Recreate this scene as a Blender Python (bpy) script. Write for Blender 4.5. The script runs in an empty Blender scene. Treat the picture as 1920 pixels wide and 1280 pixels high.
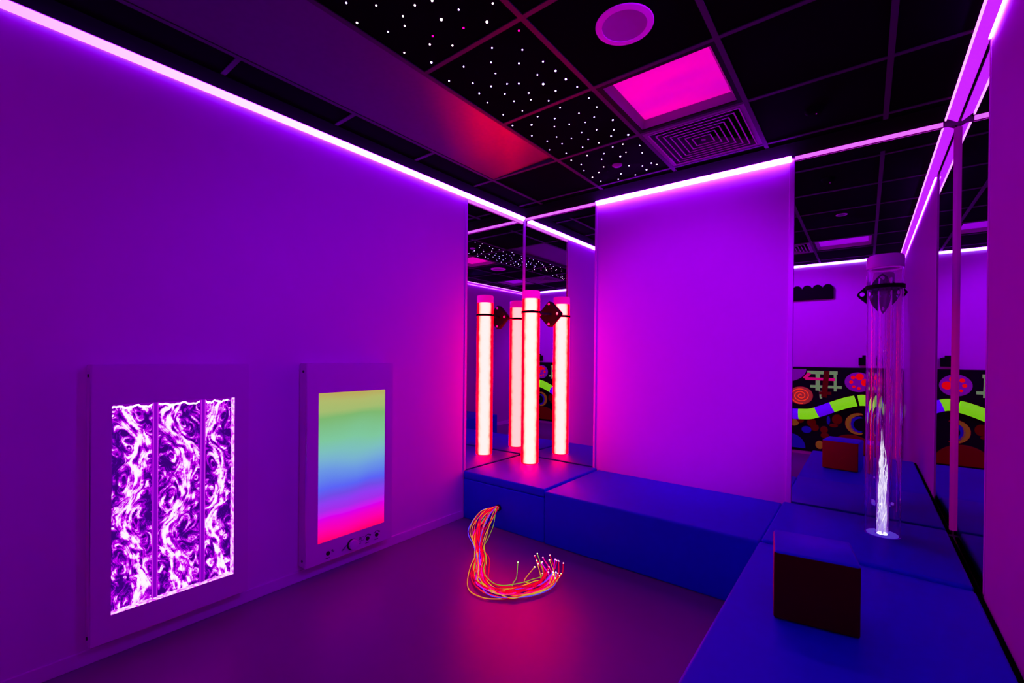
import bpy, bmesh, math, random
import numpy as np
from mathutils import Vector, Matrix

random.seed(7)
C = bpy.context.scene.collection
PI = math.pi

# ------------------------------------------------------------------ room dimensions (metres)
XL, XR = -2.695, 0.404          # left / right wall faces
YB, YR = 3.553, -0.60           # back / rear wall faces
H = 2.7576                      # ceiling
ZB, ZK = 0.3863, 0.3991         # bench top, podium top
YM1 = 2.735                     # left mirror starts here
XM2, XM3 = -1.894, -0.4035      # white centre section of the back wall
YM4 = 2.690                     # right mirror starts here
GX = [-2.32, -1.72, -1.12, -0.52, 0.08]          # ceiling grid lines
GY = [-0.356, 0.244, 0.844, 1.444, 2.044, 2.644, 3.244]

# ------------------------------------------------------------------ node helpers
def new_mat(name):
    m = bpy.data.materials.new(name); m.use_nodes = True
    nt = m.node_tree; nt.nodes.clear()
    out = nt.nodes.new('ShaderNodeOutputMaterial')
    return m, nt, out

def N(nt, t, **kw):
    n = nt.nodes.new(t)
    for k, v in kw.items():
        if k in n.inputs: n.inputs[k].default_value = v
        else: setattr(n, k, v)
    return n

def c4(c): return (c[0], c[1], c[2], 1)

def surf(name, col, rough=.5, metal=0, var=.08, scale=30, bump=0, bscale=200, emit=None, estr=0, spec=.5, coat=0):
    """principled surface with procedural tone variation and bump"""
    m, nt, out = new_mat(name)
    p = N(nt, 'ShaderNodeBsdfPrincipled')
    p.inputs['Roughness'].default_value = rough
    p.inputs['Metallic'].default_value = metal
    p.inputs['Specular IOR Level'].default_value = spec
    p.inputs['Coat Weight'].default_value = coat
    tc = N(nt, 'ShaderNodeTexCoord')
    nz = N(nt, 'ShaderNodeTexNoise', Scale=scale, Detail=4.0)
    nt.links.new(tc.outputs['Object'], nz.inputs['Vector'])
    rp = N(nt, 'ShaderNodeMix', data_type='RGBA')
    rp.inputs['A'].default_value = c4([x * (1 - var) for x in col])
    rp.inputs['B'].default_value = c4([min(1, x * (1 + var)) for x in col])
    nt.links.new(nz.outputs['Fac'], rp.inputs['Factor'])
    nt.links.new(rp.outputs['Result'], p.inputs['Base Color'])
    if bump:
        n2 = N(nt, 'ShaderNodeTexNoise', Scale=bscale, Detail=3.0)
        nt.links.new(tc.outputs['Object'], n2.inputs['Vector'])
        b = N(nt, 'ShaderNodeBump', Strength=bump, Distance=.002)
        nt.links.new(n2.outputs['Fac'], b.inputs['Height'])
        nt.links.new(b.outputs['Normal'], p.inputs['Normal'])
    if emit:
        p.inputs['Emission Color'].default_value = c4(emit)
        p.inputs['Emission Strength'].default_value = estr
    nt.links.new(p.outputs[0], out.inputs[0])
    return m

def emis(name, col, s):
    m, nt, out = new_mat(name)
    tc = N(nt, 'ShaderNodeTexCoord')
    nz = N(nt, 'ShaderNodeTexNoise', Scale=60.0)
    nt.links.new(tc.outputs['Object'], nz.inputs['Vector'])
    mr = N(nt, 'ShaderNodeMapRange'); mr.inputs['To Min'].default_value = s * .95; mr.inputs['To Max'].default_value = s * 1.05
    nt.links.new(nz.outputs['Fac'], mr.inputs['Value'])
    e = N(nt, 'ShaderNodeEmission'); e.inputs['Color'].default_value = c4(col)
    nt.links.new(mr.outputs[0], e.inputs['Strength'])
    nt.links.new(e.outputs[0], out.inputs[0])
    return m

# ------------------------------------------------------------------ mesh helpers
def box(bm, a, b, bev=0, seg=2):
    r = bmesh.ops.create_cube(bm, size=1)
    vs = r['verts']
    for v in vs:
        v.co = Vector([a[i] if v.co[i] < 0 else b[i] for i in range(3)])
    if bev:
        es = list({e for v in vs for e in v.link_edges})
        bmesh.ops.bevel(bm, geom=es, offset=bev, segments=seg, affect='EDGES', profile=.5)
    return bm

def nb(): return bmesh.new()
def bx(a, b, bev=0, seg=2): return box(nb(), a, b, bev, seg)

def cyl(bm, c, r, h, axis='Z', n=32, r2=None, bev=0):
    M = Matrix.Translation(c)
    if axis == 'X': M = M @ Matrix.Rotation(PI / 2, 4, 'Y')
    if axis == 'Y': M = M @ Matrix.Rotation(-PI / 2, 4, 'X')
    r_ = bmesh.ops.create_cone(bm, cap_ends=True, segments=n, radius1=r, radius2=r if r2 is None else r2, depth=h, matrix=M)
    if bev:
        es = list({e for v in r_['verts'] for e in v.link_edges if len(e.link_faces) == 2 and e.calc_face_angle(0) > 1})
        bmesh.ops.bevel(bm, geom=es, offset=bev, segments=3, affect='EDGES', profile=.5)
    return bm

def lathe(bm, prof, c=(0, 0, 0), n=48, axis='Z', close=False):
    """profile [(r,z)...] revolved; close joins last ring to the first (a hollow ring body)"""
    rings = []
    for r, z in prof:
        if r < 1e-6:
            rings.append([bm.verts.new((0, 0, z))])
        else:
            rings.append([bm.verts.new((r * math.cos(2 * PI * k / n), r * math.sin(2 * PI * k / n), z)) for k in range(n)])
    m = len(rings)
    for i in range(m if close else m - 1):
        A, B = rings[i], rings[(i + 1) % m]
        for k in range(n):
            a0, a1 = A[k % len(A)], A[(k + 1) % len(A)]
            b0, b1 = B[k % len(B)], B[(k + 1) % len(B)]
            vs = []
            for v in (a0, a1, b1, b0):
                if v not in vs: vs.append(v)
            if len(vs) > 2:
                try: bm.faces.new(vs)
                except ValueError: pass
    vs = [v for R in rings for v in R]
    M = Matrix.Translation(c)
    if axis == 'X': M = M @ Matrix.Rotation(PI / 2, 4, 'Y')
    if axis == 'Y': M = M @ Matrix.Rotation(-PI / 2, 4, 'X')
    bmesh.ops.transform(bm, matrix=M, verts=vs)
    return bm

def prism(bm, pts, lo, hi, plane='XZ'):
    """extruded polygon: pts in the plane, from lo to hi along the remaining axis"""
    def P(p, t):
        return {'XZ': (p[0], t, p[1]), 'YZ': (t, p[0], p[1]), 'XY': (p[0], p[1], t)}[plane]
    A = [bm.verts.new(P(p, lo)) for p in pts]
    B = [bm.verts.new(P(p, hi)) for p in pts]
    n = len(pts)
    bm.faces.new(A); bm.faces.new(B[::-1])
    for i in range(n):
        bm.faces.new((A[i], B[i], B[(i + 1) % n], A[(i + 1) % n]))
    return bm

def smooth_path(pts, n):
    """Catmull-Rom through pts"""
    P = [Vector(p) for p in pts]
    P = [P[0] * 2 - P[1]] + P + [P[-1] * 2 - P[-2]]
    out = []
    m = len(P) - 3
    for i in range(n + 1):
        t = i / n * m
        k = min(int(t), m - 1); u = t - k
        p0, p1, p2, p3 = P[k:k + 4]
        out.append(.5 * ((2 * p1) + (p2 - p0) * u + (2 * p0 - 5 * p1 + 4 * p2 - p3) * u * u + (3 * p1 - p0 - 3 * p2 + p3) * u ** 3))
    return out

def tube(bm, path, r, n=8, radii=None):
    rings = []
    nrm = None
    for i, p in enumerate(path):
        t = (path[min(i + 1, len(path) - 1)] - path[max(i - 1, 0)]).normalized()
        if nrm is None:
            nrm = t.orthogonal().normalized()
        nrm = (nrm - t * nrm.dot(t)).normalized()
        b = t.cross(nrm)
        rr = r if radii is None else radii[i]
        rings.append([bm.verts.new(p + (nrm * math.cos(2 * PI * k / n) + b * math.sin(2 * PI * k / n)) * rr) for k in range(n)])
    for A, B in zip(rings, rings[1:]):
        for k in range(n):
            bm.faces.new((A[k], A[(k + 1) % n], B[(k + 1) % n], B[k]))
    bm.faces.new(rings[0][::-1]); bm.faces.new(rings[-1])
    return bm

def obj(name, bm, mat, parent=None, smooth=False):
    bmesh.ops.recalc_face_normals(bm, faces=bm.faces)
    me = bpy.data.meshes.new(name)
    bm.to_mesh(me); bm.free()
    me.materials.append(mat)
    if smooth:
        for p in me.polygons: p.use_smooth = True
        try: me.set_sharp_from_angle(angle=math.radians(40))
        except Exception: pass
    o = bpy.data.objects.new(name, me); C.objects.link(o)
    if parent is not None:
        o.parent = parent
        root = parent
        off = Vector((0, 0, 0))
        while root is not None:
            off += root.location; root = root.parent
        o.location = -off
    return o

def sub(name, bm, mat, parent, smooth=False):
    """child of a part (the part already sits at minus its thing's location)"""
    return obj(name, bm, mat, parent, smooth)

def thing(name, label, cat, loc, group=None):
    o = bpy.data.objects.new(name, None); C.objects.link(o)
    o.empty_display_size = .05
    o.location = loc
    o['label'] = label; o['category'] = cat; o['kind'] = 'thing'
    if group: o['group'] = group
    return o

def tag(o, label, cat, group=None):
    o['label'] = label; o['category'] = cat; o['kind'] = 'thing'
    if group: o['group'] = group
    return o

def struct(name, bm, mat, smooth=False):
    o = obj(name, bm, mat, None, smooth); o['kind'] = 'structure'
    return o

# ------------------------------------------------------------------ materials
LED = (0.32, 0.055, 1.0)
M_wall = surf('white_wall_paint', (.78, .78, .78), .58, var=.03, scale=6, bump=.05, bscale=350)
M_trim = surf('white_trim', (.8, .8, .8), .35, var=.03)
M_panel = surf('white_laminate', (.72, .72, .72), .38, var=.02)
M_ceil = surf('black_ceiling_tile', (.003, .003, .0035), .9, var=.3, scale=80, bump=.3, bscale=500, spec=.02)
M_grid = surf('grey_grid_metal', (.035, .035, .035), .55, var=.1)
M_blackmetal = surf('black_metal', (.004, .004, .004), .6, var=.2, spec=.1)
M_soffit = surf('brushed_soffit_metal', (.16, .16, .17), .36, metal=.8, var=.12, scale=40)
M_floor = surf('grey_vinyl_floor', (.23, .2, .23), .36, var=.06, scale=12, bump=.12, bscale=260, spec=.45)
M_blue = surf('blue_vinyl', (.005, .008, .80), .50, var=.05, scale=25, bump=.12, bscale=180, spec=.24)
M_red = surf('red_vinyl', (.27, .004, .003), .5, var=.08, scale=25, bump=.1, bscale=180, spec=.15)
M_black = surf('black_plastic', (.006, .006, .006), .35, var=.2)
M_gap = surf('matt_black', (.002, .002, .002), .9, var=.2, spec=0)
M_dullblack = surf('dull_black_plastic', (.004, .004, .004), .7, var=.2, spec=.08)
M_bolt = surf('zinc_bolt', (.75, .75, .75), .3, metal=.6)
M_cap = surf('white_plastic_cap', (.75, .75, .78), .25, var=.05, emit=(.4, .02, .8), estr=.05)  # solid cap gives no light; faint violet glow added to its colour
M_speaker = surf('white_speaker_plastic', (.8, .8, .8), .5, emit=(1, .0, .8), estr=.18)  # glow added in place of magenta room light on the white plastic
M_grille = surf('white_speaker_grille', (.5, .5, .5), .6, bump=.4, bscale=900, emit=(.5, .0, .6), estr=.10)  # grille gets the same kind of added glow, weaker
M_led = emis('violet_led_light', LED, 150)
def emis_y(name, col, s0, s1):
    """strip dimmed towards the rear: edge darkening put into its strength"""
    m, nt, out = new_mat(name)
    g = N(nt, 'ShaderNodeNewGeometry'); sx = N(nt, 'ShaderNodeSeparateXYZ')
    nt.links.new(g.outputs['Position'], sx.inputs[0])
    mr = N(nt, 'ShaderNodeMapRange'); mr.inputs['From Min'].default_value = YR; mr.inputs['From Max'].default_value = YB
    mr.inputs['To Min'].default_value = s0; mr.inputs['To Max'].default_value = s1
    nt.links.new(sx.outputs['Y'], mr.inputs['Value'])
    e = N(nt, 'ShaderNodeEmission'); e.inputs['Color'].default_value = c4(col)
    nt.links.new(mr.outputs[0], e.inputs['Strength']); nt.links.new(e.outputs[0], out.inputs[0])
    return m
M_led_side = emis_y('violet_led_side_light', (.27, .065, 1), 4, 26)
M_led_rear = emis('violet_led_rear_light', (.35, .16, 1.0), 8)
M_led_back = emis('violet_led_back_light', LED, 46)
M_trim_glow = emis('painted_trim_glow', (.85, .25, 1.0), 1.0)  # painted glow for trims that only catch light

def mirror_mat():
    m, nt, out = new_mat('silvered_mirror')
    g = N(nt, 'ShaderNodeBsdfGlossy'); g.inputs['Color'].default_value = (.92, .92, .97, 1); g.inputs['Roughness'].default_value = .0
    tc = N(nt, 'ShaderNodeTexCoord')
    nz = N(nt, 'ShaderNodeTexNoise', Scale=1.6, Detail=.0)
    nt.links.new(tc.outputs['Object'], nz.inputs['Vector'])
    mx = N(nt, 'ShaderNodeMix', data_type='RGBA'); mx.inputs['A'].default_value = (.93, .93, .97, 1); mx.inputs['B'].default_value = (.91, .91, .97, 1)
    nt.links.new(nz.outputs['Fac'], mx.inputs['Factor']); nt.links.new(mx.outputs['Result'], g.inputs['Color'])
    nt.links.new(g.outputs[0], out.inputs[0])
    return m
M_mirror = mirror_mat()

def red_tube_mat():
    """white-hot core seen through red tinted acrylic: red glow gets stronger where the line of sight grazes the wall"""
    m, nt, out = new_mat('lit_red_acrylic')
    lw = N(nt, 'ShaderNodeLayerWeight', Blend=.5)
    tc = N(nt, 'ShaderNodeTexCoord')
    mp = N(nt, 'ShaderNodeMapping'); mp.inputs['Scale'].default_value = (1, 1, .6)
    nt.links.new(tc.outputs['Object'], mp.inputs['Vector'])
    nz = N(nt, 'ShaderNodeTexNoise', Scale=30.0, Detail=3.0)
    nt.links.new(mp.outputs[0], nz.inputs['Vector'])
    mm = N(nt, 'ShaderNodeMath', operation='MULTIPLY_ADD')
    nt.links.new(nz.outputs['Fac'], mm.inputs[0]); mm.inputs[1].default_value = .18
    nt.links.new(lw.outputs['Facing'], mm.inputs[2])
    cr = N(nt, 'ShaderNodeValToRGB')
    e = cr.color_ramp.elements
    e[0].position = .0; e[0].color = (1, 1, .94, 1)
    e[1].position = 1.; e[1].color = (1, 0, .01, 1)
    for p, c in ((.19, (1, .95, .86, 1)), (.28, (1, .80, .62, 1)), (.37, (1, .38, .24, 1)), (.47, (1, .06, .03, 1)), (.60, (1, .0, .01, 1))):
        el = e.new(p); el.color = c
    nt.links.new(mm.outputs[0], cr.inputs['Fac'])
    em = N(nt, 'ShaderNodeEmission', Strength=1.0)
    nt.links.new(cr.outputs['Color'], em.inputs['Color'])
    em2 = N(nt, 'ShaderNodeEmission', Strength=RED_EXTRA); em2.inputs['Color'].default_value = (1, .0, .001, 1)
    ad = N(nt, 'ShaderNodeAddShader')
    nt.links.new(em.outputs[0], ad.inputs[0]); nt.links.new(em2.outputs[0], ad.inputs[1])
    nt.links.new(ad.outputs[0], out.inputs[0])
    return m
RED_EXTRA = 15.0
M_redtube = red_tube_mat()
M_redcap = surf('pink_translucent_cap', (.8, .5, .6), .4, emit=(1, .0, .35), estr=.75)

def glass(name, rough=0.0, col=(1, 1, 1), ior=1.45):
    m, nt, out = new_mat(name)
    g = N(nt, 'ShaderNodeBsdfGlass', IOR=ior, Roughness=rough); g.inputs['Color'].default_value = c4(col)
    nt.links.new(g.outputs[0], out.inputs[0])
    return m
M_acrylic = glass('clear_acrylic', ior=1.4)

# ================================================================== SETTING
# floor
struct('floor', bx((XL - .1, YR - .1, -.05), (XR + .1, YB + .1, 0)), M_floor)

# walls (solid slabs behind the mirrors; cladding in front where the wall is white)
bm = nb(); box(bm, (XL - .12, YR - .1, 0), (XL - .02, YB + .12, H + .35)); box(bm, (XL - .02, YR, 0), (XL, YM1, H))
struct('wall_left', bm, M_wall)
bm = nb(); box(bm, (XL - .02, YB + .02, 0), (XR + .02, YB + .12, H + .35)); box(bm, (XM2, YB, 0), (XM3, YB + .02, H))
struct('wall_back', bm, M_wall)
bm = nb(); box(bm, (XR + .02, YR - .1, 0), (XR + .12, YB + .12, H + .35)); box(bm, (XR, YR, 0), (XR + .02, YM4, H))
struct('wall_right', bm, surf('darkened_white_wall_paint', (.56, .54, .55), .6, var=.03, scale=6, bump=.05, bscale=350))  # same white paint, darkened: edge shade put into the base colour
struct('wall_rear', bx((XL - .02, YR - .1, 0), (XR + .02, YR, H + .35)), M_wall)

# ceiling: tiles between the grid lines, black border boards, roof slab above
bm = nb()
cols = [(XL, GX[0])] + list(zip(GX, GX[1:])) + [(GX[-1], XR)]
rows = [(YR, GY[0])] + list(zip(GY, GY[1:])) + [(GY[-1], YB)]
STAR = [(1.444, 2.044), (2.044, 2.644), (2.644, 3.244), (.844, 1.444), (.244, .844), (-.356, .244)]
for (x0, x1) in cols:
    for (y0, y1) in rows:
        if abs(x0 + 2.32) < .01 and y1 < 2.65: continue                       # raked soffit opening
        if abs(x0 + 1.72) < .01 and any(abs(y0 - s[0]) < .01 for s in STAR): continue   # star tiles
        if abs(x0 + 1.12) < .01 and (abs(y0 - 2.044) < .01 or abs(y0 - 2.644) < .01): continue  # light, vent
        if (abs(x0 + 1.12) < .01 or abs(x0 + .52) < .01) and abs(y0 - .244) < .01: continue      # second light, second vent
        box(bm, (x0 + .004, y0 + .004, H), (x1 - .004, y1 - .004, H + .015))
box(bm, (XL - .02, YR - .1, H + .30), (XR + .02, YB + .02, H + .34))
struct('ceiling', bm, M_ceil)
k = 1
def trim(bm, mat):
    global k
    o = struct('trim_%d' % k, bm, mat); k += 1
    return o
for x in GX:                                                                   # main runners of the grid
    y1 = GY[-1] + .07
    trim(bx((x - .012, YR, H - .005), (x + .012, y1, H + .02)), M_grid)
for y in GY:                                                                   # cross tees
    for x0, x1 in ((XL + .17, GX[0] - .012), (GX[0] + .012, GX[1] - .012), (GX[1] + .012, GX[2] - .012), (GX[2] + .012, GX[3] - .012), (GX[3] + .012, GX[4] - .012), (GX[4] + .012, XR - .05)):
        if abs(x0 + 2.308) < .01 and y < 2.6: continue
        trim(bx((x0, y - .011, H - .0045), (x1, y + .011, H + .02)), M_grid)
trim(bx((XL, YR, H - .006), (XL + .17, YB, H + .01)), M_ceil)                   # border boards
trim(bx((XL + .17, GY[-1] + .07, H - .006), (XR - .05, YB, H + .01)), M_ceil)
# vertical trims at the mirror edges and corners
trim(bx((XL - .001, YM1 - .016, .40), (XL + .006, YM1 + .008, H - .02), .002), M_trim)
trim(bx((XM2 - .010, YB - .007, .39), (XM2 + .010, YB + .001, H - .02), .002), M_trim)
trim(bx((XM3 - .016, YB - .007, .39), (XM3 + .014, YB + .001, H - .02), .002), M_trim)
trim(bx((XR - .0025, YM4 - .020, .39), (XR + .006, YM4 + .005, H - .02), .001), M_trim)
trim(prism(nb(), [(XL - .003, YB + .003), (XL + .012, YB + .003), (XL - .003, YB - .012)], .42, H - .03, 'XY'), M_trim)
trim(prism(nb(), [(XR + .0045, YB + .0045), (XR - .014, YB + .0045), (XR + .0045, YB - .014)], .40, H - .05, 'XY'), M_trim)
# baseboards
struct('baseboard_left', bx((XL, YR, 0), (XL + .012, 2.716, .066), .003), M_trim)
struct('baseboard_rear', bx((XL + .012, YR, 0), (XR, YR + .012, .066), .003), M_trim)
struct('baseboard_right', bx((XR - .012, YR + .012, 0), (XR, 1.28, .066), .003), M_trim)

# ================================================================== MIRRORS
def mirror(a, b, label):
    return tag(obj('mirror', bx(a, b), M_mirror), label, 'mirror', 'corner wall mirrors')
mirror((XL - .018, YM1 + .008, .375), (XL - .004, YB - .002, H - .045), 'tall narrow mirror on the left wall beside the red bubble tube')
mirror((XL + .001, YB + .004, .375), (XM2 - .008, YB + .018, H - .035), 'tall mirror on the back wall directly behind the red bubble tube')
mirror((XM3 + .014, YB + .004, .375), (XR - .001, YB + .018, H - .035), 'wide tall mirror on the back wall behind the clear bubble tube')
mirror((XR + .004, YM4 + .004, .375), (XR + .018, YB - .002, H - .035), 'steeply angled mirror on the right wall beside the clear bubble tube')

# ================================================================== LED STRIPS
def led(name_label, a, b, prof=None):
    """a straight strip: aluminium channel with a glowing diffuser below it"""
    t = thing('ceiling_led_strip', name_label, 'light strip', [(a[i] + b[i]) / 2 for i in range(3)], 'violet perimeter light strips')
    return t
def led_cove(label, wall, a, b, mat):
    """corner profile between wall and ceiling: a channel against both and a 45 degree opal cover (a..b along the wall)"""
    if wall == 'left': P = lambda d, z: (XL + d, z); lo, hi, pl, loc = a, b, 'XZ', ((XL + .02), (a + b) / 2, H)
    if wall == 'back': P = lambda d, z: (YB - d, z); lo, hi, pl, loc = a, b, 'YZ', ((a + b) / 2, YB - .02, H)
    if wall == 'rear': P = lambda d, z: (YR + d, z); lo, hi, pl, loc = a, b, 'YZ', ((a + b) / 2, YR + .02, H)
    t = led(label, loc, loc)
    obj('channel', prism(nb(), [P(.002, H - .0065), P(.034, H - .0065), P(.032, H - .010), P(.006, H - .010), P(.006, H - .036), P(.002, H - .038)], lo, hi, pl), M_trim, t)
    obj('diffuser', prism(nb(), [P(.0065, H - .0105), P(.0345, H - .0105), P(.030, H - .022), P(.020, H - .032), P(.0065, H - .040)], lo + .001, hi - .001, pl), mat, t)
    return t
led_cove('violet strip along the top of the left wall', 'left', YR + .05, YB - .03, M_led_side)
led_cove('violet strip over the white centre of the back wall', 'back', XM2 + .004, XM3 - .004, M_led_back)
led_cove('violet strip above the rear wall seen only in the mirrors', 'rear', XL + .05, XR - .06, M_led_rear)
# the mirror heads: trims with reflected light put into their colour as glow
def band(label, a, b):
    t = led(label, a, b)
    dx, dy = b[0] - a[0], b[1] - a[1]
    if dx > dy:
        obj('channel', bx((a[0], YB - .004, H - .034), (b[0], YB + .012, H - .007)), M_trim, t)
        obj('diffuser', bx((a[0], YB - .010, H - .033), (b[0], YB - .0042, H - .008)), M_trim_glow, t)
    else:
        obj('channel', bx((XL - .003, a[1], H - .070), (XL + .0005, b[1], H - .042)), M_trim, t)
        obj('diffuser', bx((XL + .0006, a[1], H - .069), (XL + .005, b[1], H - .041)), M_trim_glow, t)
band('trim with painted lilac glow above the mirror behind the red tube', (XL + .02, YB - .01, H), (XM2 - .004, YB, H))
band('trim with painted magenta glow above the mirror behind the clear tube', (XM3 + .016, YB - .01, H), (XR - .06, YB, H))
band('trim with painted lilac glow above the left wall mirror', (XL, YM1 + .008, H), (XL + .006, YB - .03, H))
# right wall: sloping profile under the ceiling edge
t = thing('ceiling_led_strip', 'sloping violet light profile along the top of the right wall', 'light strip', (XR - .02, 1.5, H - .02), 'violet perimeter light strips')
obj('channel', prism(nb(), [(XR - .002, H - .008), (XR - .046, H - .008), (XR - .002, H - .034)], YR + .03, YB - .05, 'XZ'), M_trim, t)
obj('diffuser', prism(nb(), [(XR - .050, H - .008), (XR - .0465, H - .008), (XR - .0025, H - .036), (XR - .006, H - .040)], YR + .03, YB - .05, 'XZ'), emis('right_led_diffuser', (.60, .085, 1.0), 1.05), t)
obj('light_line', bx((XR - .012, YR + .03, H - .050), (XR - .003, YM4 - .03, H - .044)), emis_y('right_led_line', LED, 8, 60), t)
obj('bright_edge', bx((XR - .058, YR + .03, H - .020), (XR - .0505, YB - .05, H - .007)), emis('right_led_edge', (.8, .35, 1.0), 1.6), t)

# ================================================================== SEATING
def soft_box(a, b, bev=.018): return bx(a, b, bev, 4)
# corner podium, left
def podium(label, x0, x1, y0, y1, grp='corner podiums'):
    t = thing('corner_podium', label, 'podium', ((x0 + x1) / 2, (y0 + y1) / 2, 0), grp)
    obj('padded_lid', soft_box((x0, y0, ZK - .062), (x1, y1, ZK), .012), M_blue, t, True)
    obj('padded_side', soft_box((x0, y0 + .001, .0), (x1, y1, ZK - .065), .010), M_blue, t, True)
    return t
pl = podium('blue padded corner podium carrying the glowing red bubble tube', XL + .006, -1.855, 2.7165, YB - .012)
lid = [c for c in pl.children if c.name.startswith('padded_side')][0]
pr_ = podium('blue padded corner podium carrying the clear bubble tube', -.434, XR - .024, 2.7227, YB - .012)
# benches
t = thing('padded_bench', 'long blue padded bench under the white back wall', 'bench', (-1.145, 3.13, 0), 'blue padded benches')
obj('padded_body', soft_box((-1.851, 2.707, .0), (-.438, YB - .010, ZB), .016), M_blue, t, True)
t = thing('padded_bench', 'blue padded bench along the right wall under the foam cube', 'bench', (-.03, 2.0, 0), 'blue padded benches')
obj('padded_body', soft_box((-.445, 1.30, .0), (XR - .018, 2.718, ZB), .016), M_blue, t, True)
# black strip filling the gap behind the right podium and bench
tag(obj('gap_filler', bx((XR - .0165, 1.30, .0), (XR - .0015, YB - .03, .374)), M_gap), 'black gap strip between the right wall and the blue seats', 'strip')

# foam cube
t = thing('foam_cube', 'blue and red foam cube standing on the right bench', 'cube', (-.152, 2.077, ZB + .001))
w, d, h = .1325, .124, .259
ang = math.radians(8.5)
def local(bm, bev):
    bmesh.ops.rotate(bm, cent=(0, 0, 0), matrix=Matrix.Rotation(ang, 3, 'Z'), verts=bm.verts)
    bmesh.ops.translate(bm, vec=(-.152, 2.077, ZB + .001), verts=bm.verts)
    return bm
obj('front_cover', local(bx((-w, -d, .004), (w, -d + .02, h - .004), .007, 3), 0), surf('shaded_red_vinyl', (.06, .004, .003), .55, var=.15, spec=.1), t, True)['label'] = 'red front cover with shade put into its colour'  # red cover darkened: shade of the unlit face is in the colour
obj('rear_cover', local(bx((-w, d - .02, .004), (w, d, h - .004), .007, 3), 0), M_red, t, True)['label'] = 'bright red rear cover'
obj('top_cover', local(bx((-w + .001, -d + .001, h - .02), (w - .001, d - .001, h), .008, 3), 0), M_blue, t, True)['label'] = 'blue top cover'
obj('side_cover', local(bx((-w - .001, -d + .008, .004), (-w + .02, d - .008, h - .004), .006, 3), 0), surf('magenta_vinyl', (.5, .02, .12), .5), t, True)['label'] = 'reddish side cover'
obj('side_cover', local(bx((w - .02, -d + .008, .004), (w + .001, d - .008, h - .004), .006, 3), 0), M_blue, t, True)['label'] = 'blue side cover'
obj('core', local(bx((-w + .012, -d + .012, 0), (w - .012, d - .012, h - .01)), 0), M_gap, t)

# ================================================================== BUBBLE TUBES
RT = .080
def ring_body(c, r0, r1, z0, z1, n=48): return lathe(nb(), [(r0, z0), (r1, z0), (r1, z1), (r0, z1)], (c[0], c[1], 0), n, close=True)
# --- red, lit
cL = (-2.417, 3.297)
t = thing('bubble_tube', 'glowing red bubble tube standing in the left mirrored corner', 'bubble tube', (cL[0], cL[1], ZK), 'bubble tubes')
obj('lit_column', lathe(nb(), [(0, ZK + .001), (RT - .012, ZK + .001), (RT, ZK + .012), (RT, ZK + 1.502), (0, ZK + 1.502)], (cL[0], cL[1], 0), 64), M_redtube, t, True)
obj('end_cap', lathe(nb(), [(0, ZK + 1.503), (RT + .002, ZK + 1.503), (RT + .002, ZK + 1.566), (RT - .004, ZK + 1.574), (0, ZK + 1.574)], (cL[0], cL[1], 0), 64), M_redcap, t, True)
# --- clear
cR = (.085, 3.228)
t = thing('bubble_tube', 'clear acrylic bubble tube with a white swirling jet inside', 'bubble tube', (cR[0], cR[1], ZK), 'bubble tubes')
obj('outer_tube', ring_body(cR, RT - .0045, RT, ZK + .002, ZK + 1.49, 96), M_acrylic, t, True)
obj('inner_tube', ring_body(cR, .028, .031, ZK + .004, ZK + 1.43, 64), M_acrylic, t, True)
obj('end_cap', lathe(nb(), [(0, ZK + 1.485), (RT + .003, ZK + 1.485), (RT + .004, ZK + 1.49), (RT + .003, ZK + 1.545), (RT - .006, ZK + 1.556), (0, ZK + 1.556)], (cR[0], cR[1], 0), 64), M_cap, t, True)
obj('perforated_ring', lathe(nb(), [(RT - .012, ZK + 1.478), (RT - .006, ZK + 1.478), (RT - .006, ZK + 1.4845), (RT - .012, ZK + 1.4845)], (cR[0], cR[1], 0), 64, close=True), emis('ring_glow', (.6, .1, 1), .35), t, True)
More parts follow.
